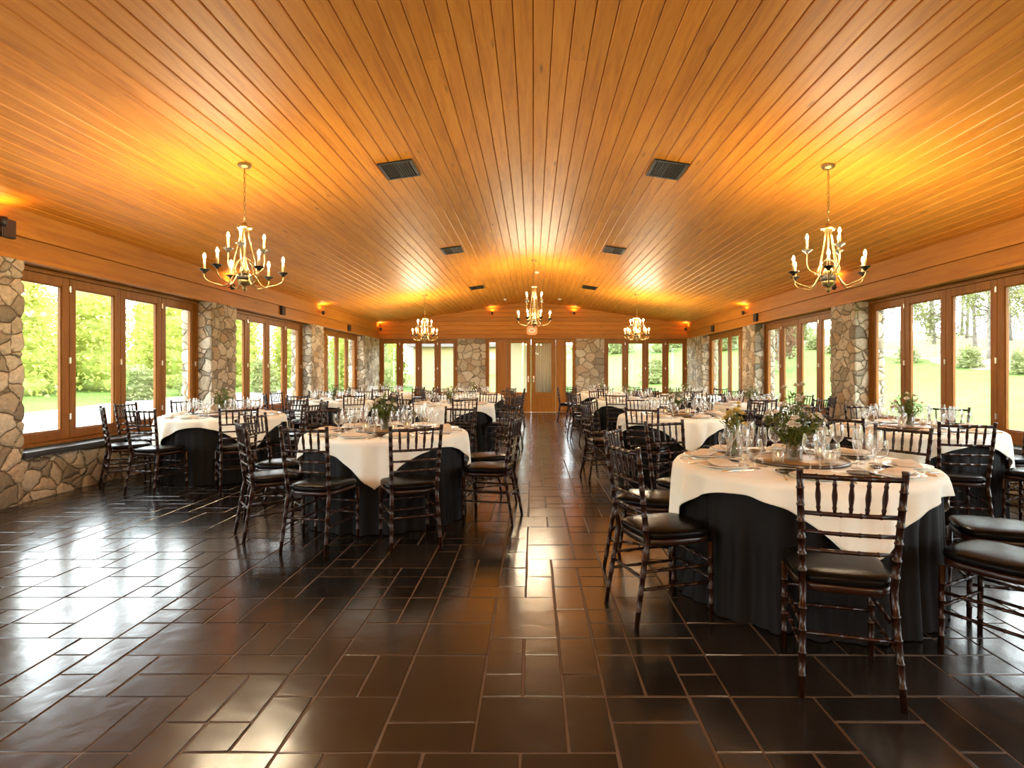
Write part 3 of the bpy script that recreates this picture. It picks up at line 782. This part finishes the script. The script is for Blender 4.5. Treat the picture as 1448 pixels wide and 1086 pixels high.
def place_bouquet(proto, x, y, z, rz, label):
    o = proto if proto.name not in BUSED else copy_tree(proto); 
    if o is proto: BUSED.add(proto.name); KIDS[proto.name] = kids(proto)
    o.location = (x, y, z); o.rotation_euler = (0,0,rz); tag(o, label, 'flowers', 'flower arrangements on the tables')
def make_votive():
    t = empty('votive_candle'); tag(t, 'x', 'candle')
    MB().lathe([(.026,0),(.030,.003),(.034,.07),(.032,.07),(.027,.006),(0,.006)], 20).build('candle_glass', M['glass'], t)
    MB().lathe([(.022,.007),(.023,.030),(.004,.031),(0,.034)], 16).build('wax', M['wax'], t)
    MB().lathe([(0,.033),(.004,.039),(.0045,.045),(.002,.055),(0,.060)], 8).build('flame', M['flame'], t)
    return t
VOT = make_votive(); VUSED = [False]
def place_votive(x, y, z, label):
    o = copy_tree(VOT) if VUSED[0] else VOT; VUSED[0] = True
    KIDS.setdefault(VOT.name, kids(VOT)); o.location = (x, y, z); tag(o, label, 'candle', 'votive candles on the tables')
TRAY = MB().lathe([(0,.0),(.27,.0),(.28,.004),(.28,.022),(.272,.022),(.268,.012),(0,.012)], 48).mesh('round_tray', M['tray'])
TRAYTOP = MB().lathe([(.0,.0122),(.262,.0122),(.262,.0145),(0,.0145)], 40).mesh('tray_top', M['traytop'])

# ------------------------------------------------------------------ tables with everything on and around them
ROW = {'LW': 'window row facing hedge', 'LA': 'aisle row on hedge side', 'RA': 'aisle row on lawn side', 'RW': 'window row facing lawn'}
ORD = ['first','second','third','fourth']
SEATN = {0:'near side',1:'near side toward %s',2:'near %s corner',3:'%s side toward camera',4:'%s side',5:'%s side toward doors',6:'far %s corner',7:'door side toward %s',8:'door side'}
def seat_name(a, row):
    # angle measured from the near side (-90 deg), positive towards +x
    d = (math.degrees(a) + 90 + 180) % 360 - 180
    aisle_pos = row[0] == 'L'          # +x is the aisle side for the hedge-side rows
    k = int(round(abs(d)/22.5)); side = 'aisle' if (d > 0) == aisle_pos else 'window'
    s = SEATN[k]; return s % side if '%s' in s else s
def obj(name, me, loc, rz, label, cat, group):
    o = bpy.data.objects.new(name, me); COL.objects.link(o); o.location = loc; o.rotation_euler = (0,0,rz); return tag(o, label, cat, group)
FIRST = {}
def chair_at(full, loc, rz, label):
    p = CH_FULL if full else CH_FAR
    if p.name not in FIRST: FIRST[p.name] = 1; KIDS[p.name] = kids(p); o = p
    else: o = copy_tree(p)
    o.location = loc; o.rotation_euler = (0,0,rz); tag(o, label, 'chair', 'dark banquet chairs around the tables')
RC = .985
def table(row, k, x, y, angs, corner, full, bq, jit=0):
    tn = '%s table of %s' % (ORD[k], ROW[row]); rnd = random.Random(int(x*100)+int(y*10))
    t = empty('banquet_table', (x, y, 0), R(corner)); tag(t, 'round banquet table under black and white cloths, ' + tn, 'table', 'round banquet tables')
    o = bpy.data.objects.new('tabletop', tabletop); COL.objects.link(o); o.parent = t
    for q in range(4):
        o = bpy.data.objects.new('leg', tleg); COL.objects.link(o); o.parent = t; o.location = (.42*math.cos(q*PI/2+.78), .42*math.sin(q*PI/2+.78), 0)
    o = obj('floor_cloth', SKIRT, (x, y, 0), R(corner*1.7), 'black floor length cloth hanging in folds, ' + tn, 'tablecloth', 'black floor length tablecloths')
    o = obj('overlay_cloth', OVER, (x, y, 0), R(corner+45), 'white square overlay cloth with hanging corners, ' + tn, 'tablecloth', 'white overlay tablecloths')
    sm = o.modifiers.new('thick', 'SOLIDIFY'); sm.thickness = .0025; sm.offset = 1
    for an in angs:
        r = RC
        if isinstance(an, tuple): an, r = an
        a = R(an); rz = math.atan2(math.cos(a), -math.sin(a)); sn = seat_name(a, row)
        chair_at(full, (x + r*math.cos(a), y + r*math.sin(a), 0), rz + rnd.uniform(-.06,.06), 'dark turned wood chair, %s, %s' % (sn, tn))
        def at(lx, ly): return (x + lx*math.cos(rz) - ly*math.sin(rz), y + lx*math.sin(rz) + ly*math.cos(rz), TOPZ)
        obj('dinner_plate', PLATE[full], at(0,-.56), 0, 'white dinner plate, %s, %s' % (sn, tn), 'plate', 'white dinner plates')
        p = at(0,-.56); obj('napkin', NAP, (p[0], p[1], TOPZ+.0187), rz + rnd.uniform(-.35,.35), 'folded cream napkin, %s, %s' % (sn, tn), 'napkin', 'folded cream napkins')
        gs = (('wine_glass',-.005,-.40),('water_goblet',.098,-.42),('champagne_flute',.055,-.325)) if full else (('wine_glass',-.03,-.40),('water_goblet',.075,-.40))
        for g, lx, ly in gs:
            obj(g, GL[(g, full)], at(lx+rnd.uniform(-.005,.005), ly+rnd.uniform(-.005,.005)), rnd.uniform(0,6), 'clear %s, %s, %s' % (g.replace('_',' '), sn, tn), 'glass', 'clear stemware on the tables')
        if full:
            obj('fork', FORK, at(-.155,-.58), rz, 'steel fork beside plate, %s, %s' % (sn, tn), 'fork', 'steel forks')
            obj('table_knife', KNIFE, at(.155,-.58), rz, 'steel knife beside plate, %s, %s' % (sn, tn), 'knife', 'steel knives')
            obj('bread_dish', DISH, at(-.115,-.43), 0, 'small dark dish, %s, %s' % (sn, tn), 'dish', 'small dark dishes')
    if full:
        tr = empty('round_tray', (x, y, TOPZ), .3); tag(tr, 'dark rimmed round wooden tray, ' + tn, 'tray', 'round trays under the flowers')
        for nm, me in (('tray_rim', TRAY), ('tray_top', TRAYTOP)):
            o = bpy.data.objects.new(nm, me); COL.objects.link(o); o.parent = tr
    tz = TOPZ + (.0147 if full else .0005)
    place_bouquet(bq, x-.02, y+.02, tz, rnd.uniform(0,6), 'green and white flowers in a glass vase, ' + tn)
    if full:
        for q, (dx, dy) in enumerate(((-.17,-.10),(.10,-.17),(.17,.08))):
            place_votive(x+dx, y+dy, tz, 'glass votive candle, %s, %s' % (('tray side toward hedge','tray front','tray side toward lawn')[q], tn))
E8 = lambda p: [p + 45*i for i in range(8)]
table('RA', 0, 1.62, 3.45, [(-106.8,1.012),(-161,.95),(155,.92),117,72,(31,.95),(-22,.985),(-58,1.02)], -93, True, BQ[0])
table('LA', 0, -1.36, 5.27, [-104,-66,-141,-12,27,64,101,138,179], -83, True, BQ[1])
table('LW', 0, -3.97, 7.25, [(-101,.975),-139,-179,141,105,68,31,-10,(-54,1.0)], -39, True, BQ[1])
table('RA', 1, 1.85, 7.30, [-122,(-72,1.0),-24,18,60,103,148,-166], -92, True, BQ[1])
table('RW', 0, 3.75, 5.60, [(-108,1.0),-60,(-4,.955),40,80,113,170,-148], -130, True, BQ[1])
table('LW', 1, -3.87, 11.0, E8(-100), -32, False, BQF)
table('LW', 2, -3.87, 14.8, E8(-80), -40, False, BQF)
table('LA', 1, -1.42, 9.8, E8(-72), -95, False, BQF)
table('LA', 2, -1.45, 13.7, E8(-90), -60, False, BQF)
table('RA', 2, 1.92, 11.3, E8(-110), -85, False, BQF)
table('RA', 3, 1.90, 15.2, E8(-95), -73, False, BQF)
table('RW', 1, 3.72, 9.6, [-105,-60,-15,25,62,101,172,-150], -70, False, BQF)
table('RW', 2, 3.70, 13.5, E8(-100), -75, False, BQF)
place_bouquet(BQY, 1.315, 3.70, TOPZ+.0005, 0, 'yellow flowers in a small vase beside the tray on the nearest table')

# ------------------------------------------------------------------ outdoors
def sstep(a, b, t): t = max(0, min(1, (t-a)/(b-a))); return t*t*(3-2*t)
def hgt(x, y):
    z = -.12
    if x < -5.6: z += .062*(-x-5.6)
    if x > 5.6: z += .125*(min(x,16.5)-5.6) + .10*math.sin(y*.22)*sstep(8, 14, x) + .13*max(0, min(x,26)-17.5)
    if y > 19.2:
        e = y-19.2; z += max(0, .02*e + (.085*e if x > -2 else .085*e*sstep(-5,-2,x)))
        z += -.03*max(0, x-4)*min(1, e/12)
    return z
mb = MB(); nx, ny = 96, 84; vs = []; fs = []
X = [-46+92*i/nx for i in range(nx+1)]; Y = [-22+84*j/ny for j in range(ny+1)]
for y in Y:
    for x in X:
        inside = abs(x) < 5.9 and YB-.6 < y < YF+.6
        vs.append((x, y, -.3 if inside else hgt(x, y)))
for j in range(ny):
    for i in range(nx): a = j*(nx+1)+i; fs.append((a, a+1, a+nx+2, a+nx+1))
mb.add(vs, fs, True); tag(mb.build('lawn', M['lawn']), 'bright lawn sloping up around the building', kind='structure')
mb = MB(); vs = []; fs = []
for j in range(61):
    y = -12 + 40*j/60
    for i in range(13):
        x = -6.0 - (6.6+.5*math.sin(y*.4))*i/12; vs.append((x, y, hgt(x, y) + .05))
for j in range(60):
    for i in range(12): a = j*13+i; fs.append((a+1, a, a+13, a+14))
mb.add(vs, fs, True); tag(mb.build('gravel_path', M['gravel']), 'pale gravel strip outside the hedge side windows', kind='structure')

def leafball(mb, rnd, c, rx, ry, rz, n, s0, s1, shell=.55):
    for _ in range(n):
        d = Vector((rnd.gauss(0,1), rnd.gauss(0,1), rnd.gauss(0,1))).normalized(); q = shell + (1-shell)*rnd.random()
        p = Vector((c[0]+d.x*rx*q, c[1]+d.y*ry*q, c[2]+d.z*rz*q))
        leaf(mb, p, d + Vector((rnd.gauss(0,.6), rnd.gauss(0,.6), rnd.gauss(-.1,.5))), Vector((0,0,1)), rnd.uniform(s0,s1), rnd.uniform(s0,s1)*.30)
def shrub(name, x, y, r, h, mat, n, label, group, cat='shrub', seed=0, s=(.14,.30), core=True):
    rnd = random.Random(seed); z0 = hgt(x, y); t = empty(name, (x, y, z0)); tag(t, label, cat, group)
    mb = MB()
    for i in range(8):
        f = i/7; w = r*(1.05 - (.40 if core and h > 3.3 else .55)*f*f)
        cx, cy = rnd.uniform(-.1,.1)*r, rnd.uniform(-.1,.1)*r
        leafball(mb, rnd, (cx, cy, h*(.08+.84*f)), w, w, h*.16, n//8, *s)
        if core: mb.lathe([(0,-h*.13),(w*.4,-h*.09),(w*.6,0),(w*.4,h*.09),(0,h*.12)], 9, (cx, cy, h*(.08+.84*f)))
    mb.build('foliage', mat, t)
    MB().tube([(0,0,-.2),(0.05,0,h*.5),(0,.05,h*.85)], [.12,.08,.03], 7).build('trunk', M['bark'], t)
hl = [(-18.6,2),(-18.4,7),(-17.7,12),(-17.3,17),(-17.2,21),(-16.2,25.5),(-14.2,29.5),(-12,33),(-9.6,36),(-8.2,39.5)]
def along(pts, step, off, start):
    out = []; d = start; acc = 0
    for (x0, y0), (x1, y1) in zip(pts, pts[1:]):
        ln = math.hypot(x1-x0, y1-y0); ux, uy = (x1-x0)/ln, (y1-y0)/ln
        while d <= acc + ln: q = d-acc; out.append((x0+ux*q-uy*off, y0+uy*q+ux*off)); d += step
        acc += ln
    return out
hs = along(hl, 3.36, 0, 0) + along(hl, 3.4, 3.5, 1.65) + along(hl, 3.7, 7.0, .6)
for i, (x, y) in enumerate(hs):
    shrub('hedge_tree', x, y, 1.5, (4.0 if i < 14 else 3.85) + .35*math.sin(i*1.9), M['hedge'], 3800, 'tall yellow-green evergreen in the dense hedge outside the windows', 'hedge trees outside the gravel', 'tree', 100+i, (.11,.26))
for i, (x, y, r, h) in enumerate([(-13.2,22.3,.9,1.3),(-13.4,19.2,.8,1.1),(-12.0,25.2,.9,1.4),(-10.4,27.6,.85,1.6),(-8.0,30.2,.8,1.4)]):
    shrub('garden_shrub', x, y, r, h, M['hedge2'], 1100, 'low pale shrub on the grass before the tall hedge', 'low shrubs before the hedge', 'shrub', 200+i, (.08,.18))
def bare_tree(x, y, h, label, group, seed, mat, nl, lean=0):
    rnd = random.Random(seed); z0 = hgt(x, y); t = empty('woodland_tree', (x, y, z0)); tag(t, label, 'tree', group)
    tr = MB(); br = MB(); lf = MB(); top = Vector((lean, rnd.uniform(-.3,.3), h))
    tp = bez((0,0,-.3), (rnd.uniform(-.2,.2),0,h*.3), (lean*.5+rnd.uniform(-.3,.3),0,h*.7), top, 10); tr.tube(tp, [.10*(1-.85*i/10) for i in range(11)], 8)
    for i in range(20):
        f = rnd.uniform(.12, .98); k = min(9, int(f*10)); p = tp[k].lerp(tp[k+1], f*10-k)
        a = rnd.uniform(0, 2*PI); ln = (1.3-f)*h*.105
        d = Vector((math.cos(a), math.sin(a), rnd.uniform(.3, .9))); e = p + d*ln; m = p.lerp(e, .5) + Vector((0,0,-.1*ln))
        q = bez(p, m, m, e, 5); br.tube(q, [.045*(1-.8*i/5)*(1.2-f) for i in range(6)], 5)
        for j in range(3):
            s = q[2+j]; d2 = (d + Vector((rnd.gauss(0,.6), rnd.gauss(0,.6), rnd.gauss(.2,.3))))*ln*.45; br.tube([s, s+d2*.5, s+d2], [.014,.010,.005], 4)
            leafball(lf, rnd, s+d2, .36, .36, .40, nl//60, .09, .19, .15)
    tr.build('trunk', M['bark'], t); br.build('branches', M['bark'], t); lf.build('foliage', mat, t)
rr_ = random.Random(4)
rt = [(20.0+3.0*a+rr_.uniform(-.15,.15), 18.5+3.1*b+(1.5 if a % 2 else 0)+rr_.uniform(-.15,.15)) for a in range(4) for b in range(7)]
for i, (x, y) in enumerate(rt):
    bare_tree(x, y, 6.5 + (i*37 % 5)*.5, 'slender pale barked tree with sparse spring leaves on the lawn rise', 'thin trees above the lawn', 300+i, M['spring'], 2600, .15*math.sin(i))
for i, (x, y) in enumerate([(12.0,27.5),(14.2,32.5)]):
    bare_tree(x, y, 5.0, 'russet leaved tree outside the second lawn side window bay', 'russet trees', 340+i, M['russet'], 4200)
for i, (x, y) in enumerate([(20.5,44),(17.2,42),(13.6,41),(15.6,45.5),(10.4,45),(7.2,47.5),(4.2,48.5),(1.2,50),(12.6,49)]):
    shrub('hillside_tree', x, y, 1.35, 3.4+.6*math.sin(i*2.1), M['hedge2'], 1500, 'leafy tree on the rise beyond the lawn side end windows', 'trees on the far rise', 'tree', 400+i)
shrub('garden_bush', 6.0, 28, .9, 1.2, M['hedge2'], 900, 'round green bush on the slope outside the far lawn side windows', None, 'bush', 431, (.08,.18))
shrub('yard_tree', -6.9, 25.5, .9, 3.2, M['hedge2'], 1300, 'light leafy tree outside the hedge end of the far windows', None, 'tree', 432, (.08,.18))
# brown leaf-littered bank under the trees
mb = MB(); vs = []; fs = []
for j in range(46):
    y = 12 + 34*j/45
    for i in range(15): x = 17.6 + .5*math.sin(y*.5) + 12*i/14; vs.append((x, y, hgt(x, y) - .06 + .14*min(1, i/2) + .08*math.sin(x*2.1+y*1.7)*min(1, i/3)))
for j in range(45):
    for i in range(14): a = j*15+i; fs.append((a, a+1, a+16, a+15))
mb.add(vs, fs, True); tag(mb.build('bank', M['litter']), 'brown leaf littered bank above the lawn', kind='structure')
for i, (x, y) in enumerate([(17.9,17.2),(17.7,20.4),(18.0,23.4),(17.7,26.8),(18.0,30.2),(17.8,33.4),(18.0,36.4)]):
    shrub('bank_shrub', x, y, .55, .8, M['hedge2'], 500, 'low pale bush on the brown bank above the lawn', 'bushes on the bank', 'bush', 500+i, (.09,.2))
# ochre outbuilding beyond the far windows
t = empty('outbuilding', (-5.4, 33, hgt(-5.4,33))); tag(t, 'low ochre building with a grey roof outside the far windows', 'building')
MB().box(-1.6, 3.2, 0, 5, -.5, 2.7).build('wall', M['ochre'], t)
mb = MB(); mb.add([(-1.9,-.4,2.65),(3.6,-.4,2.65),(3.6,5.4,2.65),(-1.9,5.4,2.65),(-1.9,-.4,2.85),(3.6,-.4,2.85),(3.6,2.5,3.7),(-1.9,2.5,3.7),(3.6,5.4,2.85),(-1.9,5.4,2.85)],
                  [(3,2,1,0),(0,1,5,4),(4,5,6,7),(7,6,8,9),(2,3,9,8),(0,4,7,9,3),(1,2,8,6,5)]); mb.build('roof', M['rooft'], t)

# ------------------------------------------------------------------ sky, camera, view
w = bpy.data.worlds.new('overcast_sky'); S.world = w; w.use_nodes = True; nt = w.node_tree; nt.nodes.clear()
out = nt.nodes.new('ShaderNodeOutputWorld'); bg = nt.nodes.new('ShaderNodeBackground'); bg.inputs[0].default_value = (.88,.95,1.0,1); bg.inputs[1].default_value = 11.0
nt.links.new(bg.outputs[0], out.inputs[0])
cd = bpy.data.cameras.new('camera'); cam = bpy.data.objects.new('camera', cd); COL.objects.link(cam); S.camera = cam
cam.location = (0,0,1.31); cam.rotation_euler = (PI/2,0,0)
cd.sensor_fit = 'HORIZONTAL'; cd.sensor_width = 36; cd.lens = 800/1448*36; cd.shift_x = -30/1448; cd.shift_y = -16/1448; cd.clip_start = .05; cd.clip_end = 300
vs_ = S.view_settings; S.display_settings.display_device = 'sRGB'
vs_.view_transform = 'Standard'; vs_.look = 'None'; vs_.exposure = 0.54; vs_.gamma = 1.0; vs_.use_curve_mapping = False
S.cycles.sample_clamp_indirect = 6.0
S.cycles.max_bounces = 10; S.cycles.transparent_max_bounces = 24
